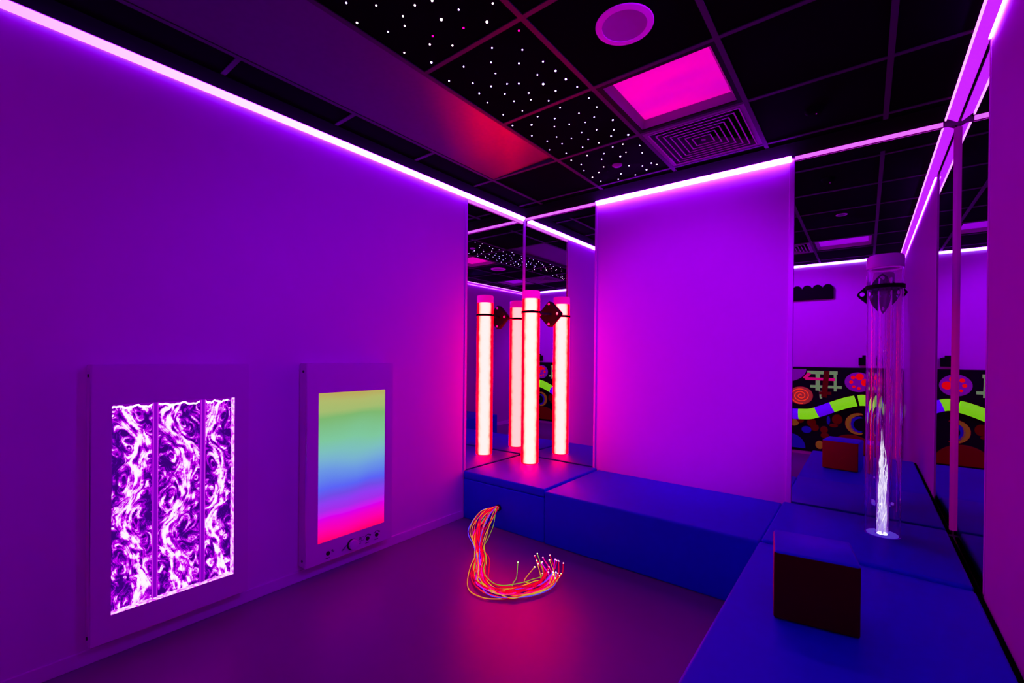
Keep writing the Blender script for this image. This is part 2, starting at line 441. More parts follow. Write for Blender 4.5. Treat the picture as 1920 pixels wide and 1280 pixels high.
# jet: density/brightness fades upward
def jet_mat(name, top, s, col, dens):
    m, nt, out = new_mat(name)
    tc = N(nt, 'ShaderNodeTexCoord'); sx = N(nt, 'ShaderNodeSeparateXYZ')
    nt.links.new(tc.outputs['Object'], sx.inputs[0])
    mr = N(nt, 'ShaderNodeMapRange'); mr.inputs['From Min'].default_value = ZK; mr.inputs['From Max'].default_value = ZK + top
    mr.inputs['To Min'].default_value = 1; mr.inputs['To Max'].default_value = 0
    nt.links.new(sx.outputs['Z'], mr.inputs['Value'])
    pw = N(nt, 'ShaderNodeMath', operation='POWER'); pw.inputs[1].default_value = 2.0
    nt.links.new(mr.outputs[0], pw.inputs[0])
    mp = N(nt, 'ShaderNodeMapping'); mp.inputs['Scale'].default_value = (70, 70, 11)
    nt.links.new(tc.outputs['Object'], mp.inputs['Vector'])
    nz = N(nt, 'ShaderNodeTexNoise', Scale=1.0, Detail=4.0, Distortion=1.2)
    nt.links.new(mp.outputs[0], nz.inputs['Vector'])
    r2 = N(nt, 'ShaderNodeMapRange'); r2.inputs['From Min'].default_value = .38; r2.inputs['From Max'].default_value = .66
    nt.links.new(nz.outputs['Fac'], r2.inputs['Value'])
    ml = N(nt, 'ShaderNodeMath', operation='MULTIPLY')
    nt.links.new(pw.outputs[0], ml.inputs[0]); nt.links.new(r2.outputs[0], ml.inputs[1])
    m2 = N(nt, 'ShaderNodeMath', operation='MULTIPLY'); m2.inputs[1].default_value = dens; m2.use_clamp = True
    nt.links.new(ml.outputs[0], m2.inputs[0])
    em = N(nt, 'ShaderNodeEmission', Strength=s); em.inputs['Color'].default_value = c4(col)
    tr = N(nt, 'ShaderNodeBsdfTransparent')
    mx = N(nt, 'ShaderNodeMixShader')
    nt.links.new(m2.outputs[0], mx.inputs[0]); nt.links.new(tr.outputs[0], mx.inputs[1]); nt.links.new(em.outputs[0], mx.inputs[2])
    nt.links.new(mx.outputs[0], out.inputs[0])
    return m
obj('bubbling_water', lathe(nb(), [(.0265, ZK + .006), (.0265, ZK + .9)], (cR[0], cR[1], 0), 48), jet_mat('lit_water', .60, .9, (.42, .32, 1.0), 1.1), t, True)
obj('jet_core', lathe(nb(), [(.0165, ZK + .012), (.0125, ZK + .08), (.0105, ZK + .20), (.0075, ZK + .33), (.004, ZK + .46), (.0015, ZK + .62)], (cR[0], cR[1], 0), 24), jet_mat('jet_core_light', .66, 1.0, (.80, .66, 1.0), 1.7), t, True)
# swirling filaments of the jet
bm = nb()
rnd = random.Random(3)
for i in range(70):
    h0 = rnd.uniform(0, .5) ** 1.25 * 1.0
    ln = rnd.uniform(.05, .16)
    a0 = rnd.uniform(0, 2 * PI); tw = rnd.uniform(-2.5, 2.5)
    pts = []
    spread = .004 + .018 * max(0, 1 - h0 * 2.3) * rnd.random() + .012 * rnd.random()
    for j in range(6):
        u = j / 5
        r = spread * (.4 + .6 * math.sin(PI * (.2 + .7 * u)))
        pts.append((cR[0] + r * math.cos(a0 + tw * u), cR[1] + r * math.sin(a0 + tw * u), ZK + .012 + h0 + ln * u))
    P = smooth_path(pts, 14)
    rr = [.0016 * math.sin(PI * min(1, .06 + .94 * q / 14)) + .0002 for q in range(15)]
    tube(bm, P, .001, 5, rr)
obj('swirling_jet', bm, jet_mat('white_jet', .95, 1.15, (.93, .86, 1.0), 4.0), t, True)
bm = nb()
for i in range(90):
    z = ZK + 1.15 * rnd.random() ** 1.6
    a = rnd.uniform(0, 2 * PI); r = rnd.uniform(0, .02)
    s = rnd.uniform(.0009, .0022)
    bmesh.ops.create_icosphere(bm, subdivisions=1, radius=s, matrix=Matrix.Translation((cR[0] + r * math.cos(a), cR[1] + r * math.sin(a), z)) @ Matrix.Diagonal((1, 1, 1.8, 1)))
o = obj('air_bubbles', bm, emis('bubble_glint', (.8, .5, 1), .45), t, True); o['kind'] = 'stuff'
bm = nb()
lathe(bm, [(.034, ZK + .003), (.072, ZK + .003), (.072, ZK + .006), (.034, ZK + .006)], (cR[0], cR[1], 0), 48, close=True)
obj('lit_base', bm, emis('base_glow', (.16, .22, 1.0), .55), t)
for s in (-1, 1):
    bm = nb(); box(bm, (cR[0] + s * .042 - .007, cR[1] - .006, ZK + .170), (cR[0] + s * .042 + .007, cR[1] + .006, ZK + .186), .003)
    obj('spacer', bm, emis('spacer_glow', (.25, .2, 1), .5), t)
bm = nb(); cyl(bm, (cR[0], cR[1], ZK + .006), .024, .006, n=32, r2=.020)
obj('water_jet_lamp', bm, emis('jet_lamp', (.95, .9, 1), 5), t)

# brackets
def bracket(label, c, px, col_mat):
    zc = 1.781
    t = thing('tube_bracket', label, 'bracket', (px, YB - .004, zc), 'tube brackets')
    P = [(0, .122), (.016, .112), (.112, .016), (.122, 0), (.112, -.016), (.016, -.112), (0, -.122), (-.016, -.112), (-.112, -.016), (-.122, 0), (-.112, .016), (-.016, .112)]
    bm = prism(nb(), [(px + a, zc + b) for a, b in P], YB - .024, YB + .003, 'XZ')
    obj('diamond_plate', bm, col_mat, t)
    for a, b in ((0, .095), (0, -.095), (.095, 0), (-.095, 0)):
        bm = nb(); cyl(bm, (px + a, YB - .0255, zc + b), .0125, .006, 'Y', 16, r2=.009)
        obj('bolt', bm, M_bolt, t, True)
    obj('strap', ring_body(c, RT + .0015, RT + .0075, zc - .012, zc + .009), M_dullblack, t, True)
    dy0 = c[1] + RT + .004
    ax = c[0]
    if YB - .024 - dy0 > .02:
        bm = nb()
        v = [(ax - .02, dy0), (ax + .02, dy0), (px + .03, YB - .0245), (px - .03, YB - .0245)]
        prism(bm, v, zc - .010, zc + .007, 'XY')
        obj('arm', bm, M_black, t)
    return t
M_plate = surf('black_bracket_plate', (.0035, .003, .003), .6, var=.3, scale=90, spec=.08)
bracket('black diamond bracket holding the red tube to the mirror', cL, -2.377, M_plate)
bracket('black diamond bracket holding the clear tube to the mirror', cR, .077, M_plate)

# ================================================================== WALL PANELS (left wall)
XF = XL + .08                                   # front face
def panel_frame(t, y0, y1, z0, z1, wy0, wy1, wz0, wz1, back=.004):
    """casing: a ring with the window cut out, mitred as one mesh"""
    bm = nb()
    o = [(y0, z0), (y1, z0), (y1, z1), (y0, z1)]; i = [(wy0, wz0), (wy1, wz0), (wy1, wz1), (wy0, wz1)]
    def L(pts, x): return [bm.verts.new((x, p[0], p[1])) for p in pts]
    OF, IF, OB, IB = L(o, XF), L(i, XF), L(o, XL + .001), L(i, XL + .001)
    outer = []
    for k_ in range(4):
        j = (k_ + 1) % 4
        bm.faces.new((OF[k_], OF[j], IF[j], IF[k_]))
        bm.faces.new((OB[k_], OB[j], IB[j], IB[k_]))
        bm.faces.new((OF[k_], OF[j], OB[j], OB[k_]))
        bm.faces.new((IF[k_], IF[j], IB[j], IB[k_]))
    es = [e for e in bm.edges if all(v in OF for v in e.verts)]
    for k_ in range(4):
        e = bm.edges.get((OF[k_], OB[k_]))
        if e: es.append(e)
    bmesh.ops.bevel(bm, geom=es, offset=.004, segments=2, affect='EDGES')
    return obj('casing', bm, M_panel, t)
def screws(t, y0, zs):
    for z in zs:
        bm = nb(); cyl(bm, (XL + .045, y0 - .0015, z), .0075, .005, 'Y', 16)
        obj('cap_screw', bm, M_black, t, True)

# --- bubble wall panel
t = thing('bubble_wall_panel', 'white framed wall panel with purple swirling water behind its window', 'wall panel', (XL + .04, .697, .09), None)
W = (.455, .940, .2145, 1.144)
panel_frame(t, .385, 1.0085, .098, 1.320, *W)
screws(t, .385, (1.272, .133))

def swirl_grid(wm, hm, nx, ny, seed):
    """line-integral-convolved flow of three rising jets with eddies -> brightness array"""
    rg = np.random.default_rng(seed)
    X, Y = np.meshgrid((np.arange(nx) + .5) / nx * wm, (np.arange(ny) + .5) / ny * hm)
    u = np.zeros_like(X); v = np.zeros_like(X); env = np.zeros_like(X)
    edges = [0, .158, .348, wm]
    for c in range(3):
        a, b = edges[c], edges[c + 1]; mid = (a + b) / 2; hw = (b - a) / 2
        msk = (X >= a) & (X < b)
        ph = [.4, 2.1, 1.2][c]; kk = [11.0, 10.0, 12.5][c]
        amp = hw * .36
        cx = mid + amp * np.sin(kk * Y + ph) + amp * .3 * np.sin(2.3 * kk * Y + 2 * ph)
        dcx = amp * kk * np.cos(kk * Y + ph) + amp * .69 * kk * np.cos(2.3 * kk * Y + 2 * ph)
        e = np.exp(-((X - cx) / (hw * .50)) ** 2)
        env = np.where(msk, e, env)
        u = np.where(msk, dcx * e, u); v = np.where(msk, e - .25, v)
        # eddies on the hollow side of every bend
        ks = np.arange(-1, 8)
        for q in ks:
            for sgn in (1, -1):
                yy = ((PI / 2 if sgn > 0 else 3 * PI / 2) - ph + 2 * PI * q) / kk
                xx = mid - sgn * hw * .52
                r2 = ((X - xx) ** 2 + (Y - yy) ** 2) / (hw * .55) ** 2
                g = np.exp(-r2) * 9 * sgn
                u = np.where(msk, u - (Y - yy) * -g, u); v = np.where(msk, v + (X - xx) * -g, v)
    # small turbulence
    for _ in range(420):
        xx, yy = rg.uniform(0, wm), rg.uniform(0, hm); r = rg.uniform(.005, .02); s = rg.normal() * .45
        g = np.exp(-((X - xx) ** 2 + (Y - yy) ** 2) / r ** 2) * s / r
        u += (Y - yy) * g; v -= (X - xx) * g
    sp = np.sqrt(u * u + v * v) + 1e-6; u, v = u / sp, v / sp
    def blur(A):
        return (A + np.roll(A, 1, 0) + np.roll(A, -1, 0) + np.roll(A, 1, 1) + np.roll(A, -1, 1)) / 5
    Nn = rg.random((ny, nx));  Nn = (Nn - Nn.mean()) / Nn.std()
    big = rg.random((ny // 6 + 1, nx // 6 + 1)).repeat(6, 0).repeat(6, 1)[:ny, :nx]
    for _ in range(6): big = blur(big)
    big = (big - big.mean()) / big.std()
    src = Nn * 1.0 + big * .45
    acc = src.copy(); wt = 1.0
    for sg in (1, -1):
        px, py = np.meshgrid(np.arange(nx, dtype=float), np.arange(ny, dtype=float))
        for st in range(13):
            ix = np.clip(px.round().astype(int), 0, nx - 1); iy = np.clip(py.round().astype(int), 0, ny - 1)
            px = px + sg * u[iy, ix] * .9; py = py + sg * v[iy, ix] * .9
            ix = np.clip(px.round().astype(int), 0, nx - 1); iy = np.clip(py.round().astype(int), 0, ny - 1)
            acc += src[iy, ix]
    acc = (acc - acc.mean()) / acc.std()
    val = .40 + .27 * acc + .55 * (env - .36) + .10 * big
    return np.clip(val, 0, 1.2)

def swirl_mat():
    m, nt, out = new_mat('swirling_bubbles')
    at = N(nt, 'ShaderNodeVertexColor', layer_name='flow')
    cr = N(nt, 'ShaderNodeValToRGB'); e = cr.color_ramp.elements
    e[0].position = 0; e[0].color = (.045, .0, .19, 1)
    e[1].position = 1; e[1].color = (1, .93, 1, 1)
    for p, c in ((.16, (.09, .0, .36, 1)), (.34, (.30, .0, .62, 1)), (.52, (.60, .02, .90, 1)), (.68, (.86, .24, 1, 1)), (.84, (1, .68, 1, 1))):
        el = e.new(p); el.color = c
    nt.links.new(at.outputs['Color'], cr.inputs['Fac'])
    em = N(nt, 'ShaderNodeEmission', Strength=1.0)
    nt.links.new(cr.outputs['Color'], em.inputs['Color'])
    nt.links.new(em.outputs[0], out.inputs[0])
    return m
nx, ny = 300, 570
wm, hm = W[1] - W[0], W[3] - W[2]
F = swirl_grid(wm, hm, nx, ny, 5)
ys = np.linspace(W[0], W[1], nx); zs = np.linspace(W[2], W[3] - .012, ny)
co = np.zeros((ny, nx, 3)); co[..., 0] = XL + .045; co[..., 1] = ys[None, :]; co[..., 2] = zs[:, None]
me = bpy.data.meshes.new('swirling_water')
me.vertices.add(nx * ny); me.vertices.foreach_set('co', co.reshape(-1))
ii = np.arange((ny - 1) * (nx - 1)); r_, c_ = ii // (nx - 1), ii % (nx - 1); b0 = r_ * nx + c_
quads = np.stack([b0, b0 + 1, b0 + nx + 1, b0 + nx], 1).astype(np.int32)
me.loops.add(quads.size); me.loops.foreach_set('vertex_index', quads.reshape(-1))
me.polygons.add(len(quads)); me.polygons.foreach_set('loop_start', np.arange(0, quads.size, 4, dtype=np.int32))
me.update(calc_edges=True); me.validate()
ca = me.color_attributes.new('flow', 'FLOAT_COLOR', 'POINT')
colr = np.ones((ny * nx, 4)); colr[:, :3] = F.reshape(-1, 1)
ca.data.foreach_set('color', colr.reshape(-1).astype(np.float32))
me.materials.append(swirl_mat())
o = bpy.data.objects.new('swirling_water', me); C.objects.link(o); o.parent = t; o.location = -t.location
# dark air gap and bright wavy water line at the top
obj('back_board', bx((XL + .003, W[0], W[2]), (XL + .030, W[1], W[3])), M_black, t)
bm = nb()
for a, b in ((W[0] + .002, W[0] + .154), (W[0] + .164, W[0] + .345), (W[0] + .355, W[1] - .02)):
    n_ = 16
    pth = [Vector((XL + .048, a + (b - a) * q / n_, W[3] - .017 + .005 * math.sin(q * .9 + a * 40) + .003 * math.sin(q * 2.1))) for q in range(n_ + 1)]
    tube(bm, pth, .0045, 6)
obj('water_surface', bm, emis('water_line', (1, .9, 1), 1.4), t, True)
obj('air_gap', bx((XL + .031, W[0], W[3] - .014), (XL + .046, W[1], W[3])), emis('air_gap_glow', (.25, 0, .5), .8), t)
for yd in (W[0] + .159, W[0] + .350):
    bm = nb(); box(bm, (XL + .046, yd - .011, W[2] + .004), (XL + .058, yd + .011, W[3] - .004), .003)
    o = obj('divider', bm, emis('divider_glow', (.30, .004, .72), .75), t)
    for s in (-1, 1):
        bm = nb(); box(bm, (XL + .0585, yd + s * .0085 - .002, W[2] + .004), (XL + .0600, yd + s * .0085 + .002, W[3] - .004))
        sub('bright_edge', bm, emis('divider_edge', (.75, .12, 1), .8), o)
M_lit = emis('lit_acrylic_edge', (.95, .45, 1.0), 1.25)
def lit_edge_mat():
    m, nt, out = new_mat('lit_acrylic_edges')
    tc = N(nt, 'ShaderNodeTexCoord')
    nz = N(nt, 'ShaderNodeTexNoise', Scale=40.0, Detail=3.0, Distortion=1.0)
    nt.links.new(tc.outputs['Object'], nz.inputs['Vector'])
    cr = N(nt, 'ShaderNodeValToRGB'); e = cr.color_ramp.elements
    e[0].position = .36; e[0].color = (.75, .12, 1, 1); e[1].position = .6; e[1].color = (1, .72, 1, 1)
    nt.links.new(nz.outputs['Fac'], cr.inputs['Fac'])
    em = N(nt, 'ShaderNodeEmission', Strength=1.1)
    nt.links.new(cr.outputs['Color'], em.inputs['Color']); nt.links.new(em.outputs[0], out.inputs[0])
    return m
M_lit = lit_edge_mat()
obj('lit_side_edge', bx((XL + .047, W[1] - .005, W[2]), (XF - .001, W[1] + .001, W[3])), M_lit, t)
obj('lit_bottom_edge', bx((XL + .047, W[0], W[2] - .001), (XF - .001, W[1] - .006, W[2] + .004)), M_lit, t)

# --- colour light panel
t = thing('colour_light_panel', 'white wall panel with a rainbow gradient screen and small controls', 'wall panel', (XL + .04, 1.63, .09), None)
S = (1.397, 1.873, .2195, 1.139)
panel_frame(t, 1.321, 1.939, .092, 1.320, *S)
screws(t, 1.321, (1.272, .135))
def rainbow():
    m, nt, out = new_mat('rainbow_gradient')
    tc = N(nt, 'ShaderNodeTexCoord'); sx = N(nt, 'ShaderNodeSeparateXYZ')
    nt.links.new(tc.outputs['Object'], sx.inputs[0])
    nz = N(nt, 'ShaderNodeTexNoise', Scale=3.5, Detail=1.0)
    nt.links.new(tc.outputs['Object'], nz.inputs['Vector'])
    mr = N(nt, 'ShaderNodeMapRange'); mr.inputs['From Min'].default_value = S[2]; mr.inputs['From Max'].default_value = S[3]
    nt.links.new(sx.outputs['Z'], mr.inputs['Value'])
    ad = N(nt, 'ShaderNodeMath', operation='MULTIPLY_ADD'); ad.inputs[1].default_value = .07
    nt.links.new(nz.outputs['Fac'], ad.inputs[0])
    sb = N(nt, 'ShaderNodeMath', operation='SUBTRACT'); sb.inputs[1].default_value = .035
    nt.links.new(mr.outputs[0], ad.inputs[2]); nt.links.new(ad.outputs[0], sb.inputs[0])
    cr = N(nt, 'ShaderNodeValToRGB'); e = cr.color_ramp.elements
    def lin(c): return tuple(((x / 255) / 12.92 if x <= 10 else (((x / 255) + .055) / 1.055) ** 2.4) for x in c) + (1,)
    st = [(0, (255, 20, 105)), (.05, (255, 0, 160)), (.11, (238, 0, 205)), (.155, (212, 72, 240)), (.20, (165, 90, 235)), (.255, (146, 101, 242)), (.305, (115, 112, 232)),
          (.355, (92, 128, 246)), (.41, (98, 146, 236)), (.47, (108, 160, 228)), (.54, (120, 182, 210)), (.60, (124, 195, 190)), (.68, (126, 202, 158)), (.76, (126, 196, 138)),
          (.83, (126, 188, 112)), (.875, (165, 192, 112)), (.94, (176, 190, 108)), (1, (188, 172, 92))]
    e[0].position = st[0][0]; e[0].color = lin(st[0][1]); e[1].position = st[-1][0]; e[1].color = lin(st[-1][1])
    for p, c in st[1:-1]:
        el = e.new(p); el.color = lin(c)
    nt.links.new(sb.outputs[0], cr.inputs['Fac'])
    em = N(nt, 'ShaderNodeEmission', Strength=1.0)
    nt.links.new(cr.outputs['Color'], em.inputs['Color']); nt.links.new(em.outputs[0], out.inputs[0])
    return m
obj('gradient_screen', bx((XL + .02, S[0], S[2]), (XF - .003, S[1], S[3])), rainbow(), t)
M_ink = surf('black_print', (.004, .004, .006), .5)
M_faint = surf('grey_print', (.10, .09, .14), .5)
def disc(c, r, h=.004, n=20, **kw):
    bm = nb(); cyl(bm, c, r, h, 'X', n, **kw); return bm
for y, z in ((1.464, .144), (1.742, .150), (1.812, .153)):
    o = obj('button', disc((XF + .002, y, z), .0135, .006, r2=.0125), M_black, t, True)
    bm = nb(); box(bm, (XF + .0002, y - .016, z - .031), (XF + .001, y + .012, z - .027))
    obj('caption', bm, M_ink, t)
obj('dial_ring', disc((XF + .002, 1.628, .147), .036, .004, 40), M_black, t, True)
obj('dial_knob', disc((XF + .012, 1.632, .147), .031, .018, 40, bev=.003), M_panel, t, True)
for y, z in ((1.742, .150), (1.812, .153)):
    bm = nb()
    pth = [Vector((XF + .0012, y + .002 + .022 * math.cos(a), z + .004 + .022 * math.sin(a))) for a in np.linspace(2.6, .7, 10)]
    tube(bm, pth, .0022, 5)
    cyl(bm, (XF + .001, y + .020, z + .017), .0055, .002, 'X', 12)
    obj('arrow_mark', bm, M_ink, t)
bm = nb()
for a, b, w_, h_ in ((1.560, .128, .012, .004), (1.568, .135, .014, .006), (1.577, .142, .010, .008), (1.585, .148, .008, .005), (1.590, .152, .010, .003)):
    box(bm, (XF + .0002, a - w_ / 2, b - h_ / 2), (XF + .001, a + w_ / 2, b + h_ / 2))
obj('icon', bm, M_faint, t)
bm = nb()
lathe(bm, [(.011, 0), (.013, 0), (.013, .001), (.011, .001)], (XF + .0002, 1.706, .160), 20, 'X', True)
lathe(bm, [(.005, 0), (.009, 0), (.009, .001), (.005, .001)], (XF + .0002, 1.686, .166), 16, 'X', True)
box(bm, (XF + .0002, 1.684, .146), (XF + .001, 1.700, .150)); box(bm, (XF + .0002, 1.680, .132), (XF + .001, 1.694, .135))
obj('icon', bm, M_faint, t)
bm = nb(); cyl(bm, (XF + .0008, 1.492, .154), .006, .0012, 'X', 12); box(bm, (XF + .0002, 1.494, .143), (XF + .001, 1.506, .148))
obj('icon', bm, M_faint, t)

# ================================================================== CEILING THINGS
# raked metal soffit rising towards the star tiles
bm = nb()
RISE = .02
x0, x1, y0, y1 = GX[0] + .016, GX[1] - .014, YR + .01, GY[5] - .013
v = [bm.verts.new(p) for p in ((x0, y0, H - .002), (x1, y0, H + RISE), (x1, y1, H + RISE), (x0, y1, H - .002), (x0, y0, H + .01), (x1, y0, H + RISE + .012), (x1, y1, H + RISE + .012), (x0, y1, H + .01))]
for f in ((0, 1, 2, 3), (4, 5, 6, 7), (0, 1, 5, 4), (1, 2, 6, 5), (2, 3, 7, 6), (3, 0, 4, 7)): bm.faces.new([v[i] for i in f])
tag(obj('metal_soffit', bm, M_soffit), 'long sloping brushed metal soffit in the ceiling by the left wall', 'soffit')

stars = {
 .844: [(-1.625,0.968),(-1.542,1.047),(-1.503,1.146),(-1.686,1.053),(-1.626,1.163),(-1.541,1.185),(-1.419,1.139),(-1.391,1.253),(-1.297,1.260),(-1.167,1.318),(-1.250,1.377),(-1.352,1.343),(-1.492,1.296),(-1.542,1.323),(-1.467,1.389),(-1.677,1.288),(-1.630,1.409),(-1.347,1.165)],
 1.444: [(-1.175,1.496),(-1.336,1.507),(-1.235,1.599),(-1.405,1.579),(-1.530,1.523),(-1.304,1.663),(-1.206,1.721),(-1.196,1.813),(-1.441,1.653),(-1.284,1.785),(-1.191,1.899),(-1.667,1.557),(-1.585,1.643),(-1.527,1.718),(-1.449,1.752),(-1.400,1.786),(-1.303,1.863),(-1.178,1.988),(-1.285,1.950),(-1.618,1.727),(-1.513,1.811),(-1.408,1.881),(-1.435,1.937),(-1.640,1.817),(-1.517,1.894),(-1.364,2.003),(-1.537,1.996),(-1.650,1.962)],
 2.044: [(-1.179,2.111),(-1.185,2.213),(-1.351,2.097),(-1.296,2.209),(-1.246,2.296),(-1.503,2.096),(-1.436,2.173),(-1.174,2.389),(-1.315,2.315),(-1.681,2.087),(-1.585,2.149),(-1.402,2.278),(-1.487,2.248),(-1.303,2.433),(-1.219,2.496),(-1.393,2.409),(-1.175,2.605),(-1.267,2.556),(-1.661,2.256),(-1.546,2.362),(-1.482,2.435),(-1.401,2.507),(-1.623,2.371),(-1.566,2.459),(-1.369,2.588),(-1.483,2.579),(-1.679,2.481),(-1.617,2.592)],
 2.644: [(-1.253,2.698),(-1.174,2.781),(-1.323,2.695),(-1.285,2.817),(-1.201,2.889),(-1.413,2.747),(-1.519,2.705),(-1.342,2.851),(-1.466,2.817),(-1.644,2.703),(-1.212,3.081),(-1.623,2.806),(-1.190,3.124),(-1.356,3.026),(-1.281,3.090),(-1.512,2.937),(-1.281,3.166),(-1.659,2.909),(-1.586,3.003),(-1.463,3.123),(-1.385,3.206),(-1.667,3.055),(-1.525,3.208),(-1.651,3.163)],
 -.356: [(-1.66 + .5 * random.random(), -.31 + .52 * random.random()) for _ in range(20)],
 .244: [(-1.62+.5*random.random(), .28+.52*random.random()) for _ in range(20)],
}
M_star = {'blue': emis('blue_white_star', (.55, .6, 1), 6), 'warm': emis('warm_white_star', (.9, 1, .85), 6), 'pink': emis('pink_star', (1, .02, .35), 2)}
star_labels = {-.356: 'star ceiling tile next to the rear wall, seen only in mirrors',
  .244: 'star ceiling tile second from the rear wall, seen only in mirrors',
  .844: 'star ceiling tile nearest the camera, beside the metal soffit',
  1.444: 'second star ceiling tile, with dense blue-white points beside the speaker tile',
  2.044: 'third star ceiling tile, beside the square pink-tinted ceiling light',
  2.644: 'farthest star ceiling tile, with a small round disc at its centre'}
for y, lst in stars.items():
    t = thing('star_ceiling_tile', star_labels[y], 'ceiling tile', (-1.42, y + .3, H), 'star ceiling tiles')
    obj('tile', bx((-1.716, y + .004, H), (-1.124, y + .596, H + .015)), M_ceil, t)
    for q, (a, b) in enumerate(lst):
        a = max(-1.70, min(-1.14, a))
        big = q in (7, 10, 16)
        s = random.uniform(.0040, .0050) * (1.35 if big else 1)
        bm = nb(); bmesh.ops.create_icosphere(bm, subdivisions=1, radius=s, matrix=Matrix.Translation((a, b, H - .0005)))
        mt = 'warm' if (y < 1 and q % 4) or (y > 2.6 and q % 3 == 0) else 'blue'
        if (y == .844 and q in (11, 12)) or (y == 1.444 and q == 0): mt = 'pink'; 
        obj('fibre_star', bm, M_star[mt], t)

# round ceiling speaker
t = thing('ceiling_speaker', 'large round white ceiling speaker in a black tile', 'speaker', (-.806, 1.738, H))
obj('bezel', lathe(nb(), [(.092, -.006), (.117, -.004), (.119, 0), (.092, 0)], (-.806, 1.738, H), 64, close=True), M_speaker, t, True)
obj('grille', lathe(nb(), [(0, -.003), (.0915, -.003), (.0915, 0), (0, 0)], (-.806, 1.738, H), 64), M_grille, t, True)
# small disc (detector) on the far star tile
tag(obj('ceiling_disc', lathe(nb(), [(0, -.014), (.026, -.012), (.035, -.004), (.035, -.001), (0, -.001)], (-1.42, 2.965, H), 32), surf('grey_disc', (.3, .26, .3), .6, emit=(.3, 0, .3), estr=.10), None, True),  # disc gives no light; slight magenta glow added to its colour
    'small round disc on the farthest star tile', 'detector')
# dark smoke sensor
t = thing('ceiling_sensor', 'small dark round sensor with a tiny dot on the black ceiling', 'sensor', (-.235, 2.957, H))
obj('housing', lathe(nb(), [(0, -.030), (.030, -.028), (.045, -.012), (.048, -.001), (0, -.001)], (-.235, 2.957, H), 32), M_ceil, t, True)
bm = nb(); bmesh.ops.create_icosphere(bm, subdivisions=1, radius=.0035, matrix=Matrix.Translation((-.225, 2.95, H - .031)))
obj('indicator', bm, emis('indicator_glow', (.6, 0, .7), .35), t)
# recessed ring light, unlit
t = thing('recessed_downlight', 'unlit recessed ceiling downlight ring, visible in the right mirror', 'downlight', (-.19, 1.857, H))
obj('ring', lathe(nb(), [(.034, -.003), (.046, -.003), (.046, 0), (.034, 0)], (-.19, 1.857, H), 32, close=True), M_trim, t, True)
obj('lens', lathe(nb(), [(0, -.001), (.0335, -.001), (.0335, 0), (0, 0)], (-.19, 1.857, H), 32), M_black, t)
# square ceiling lights
def diff_mat():  # off-white diffuser; pink reflection of the room painted in as glow
    m, nt, out = new_mat('painted_pink_diffuser')
    tc = N(nt, 'ShaderNodeTexCoord'); mp = N(nt, 'ShaderNodeMapping'); mp.inputs['Scale'].default_value = (1.0, 4, 1); mp.inputs['Rotation'].default_value = (0, 0, .35)
    nt.links.new(tc.outputs['Object'], mp.inputs['Vector'])
    nz = N(nt, 'ShaderNodeTexNoise', Scale=1.6, Detail=1.0); nt.links.new(mp.outputs[0], nz.inputs['Vector'])
    cr = N(nt, 'ShaderNodeValToRGB'); e = cr.color_ramp.elements
    e[0].position = .3; e[0].color = (.55, 0, .38, 1); e[1].position = .7; e[1].color = (1.0, .0, .36, 1)
    nt.links.new(nz.outputs['Fac'], cr.inputs['Fac'])
    p = N(nt, 'ShaderNodeBsdfPrincipled'); p.inputs['Base Color'].default_value = (.8, .8, .8, 1); p.inputs['Roughness'].default_value = .4
    p.inputs['Emission Strength'].default_value = .85
    nt.links.new(cr.outputs['Color'], p.inputs['Emission Color'])
    nt.links.new(p.outputs[0], out.inputs[0])
    return m
M_reveal = surf('white_reveal', (.5, .5, .5), .5)
def ceiling_light(label, x, y, dmat):
    t = thing('ceiling_light', label, 'ceiling light', (x, y, H), 'square ceiling lights')
    a0, a1, b0_, b1_ = x - .288, x + .288, y - .288, y + .288
    bm = nb()
    box(bm, (a0, b0_, H - .004), (a0 + .022, b1_, H + .006)); box(bm, (a1 - .022, b0_, H - .004), (a1, b1_, H + .006))
    box(bm, (a0 + .022, b0_, H - .004), (a1 - .022, b0_ + .022, H + .006)); box(bm, (a0 + .022, b1_ - .022, H - .004), (a1 - .022, b1_, H + .006))
    obj('frame', bm, M_blackmetal, t)
    bm = nb()                                   # sloping white reveal
    A = [(a0 + .022, b0_ + .022), (a1 - .022, b0_ + .022), (a1 - .022, b1_ - .022), (a0 + .022, b1_ - .022)]
    B = [(a0 + .05, b0_ + .05), (a1 - .05, b0_ + .05), (a1 - .05, b1_ - .05), (a0 + .05, b1_ - .05)]
    va = [bm.verts.new((p[0], p[1], H + .005)) for p in A]; vb = [bm.verts.new((p[0], p[1], H + .045)) for p in B]
    for i in range(4): bm.faces.new((va[i], va[(i + 1) % 4], vb[(i + 1) % 4], vb[i]))
    obj('reveal', bm, M_reveal, t)
    obj('diffuser', bx((a0 + .05, b0_ + .05, H + .044), (a1 - .05, b1_ - .05, H + .05)), dmat, t)
ceiling_light('square recessed ceiling light with pink reflected light painted on its diffuser', -.82, 2.344, diff_mat())
ceiling_light('unlit square ceiling light seen only in the mirrors', -.22, .544, surf('unlit_diffuser_painted_lilac', (.8, .8, .8), .4, emit=(.28, 0, .65), estr=.75))  # lamp is off; violet room light put into the diffuser as glow
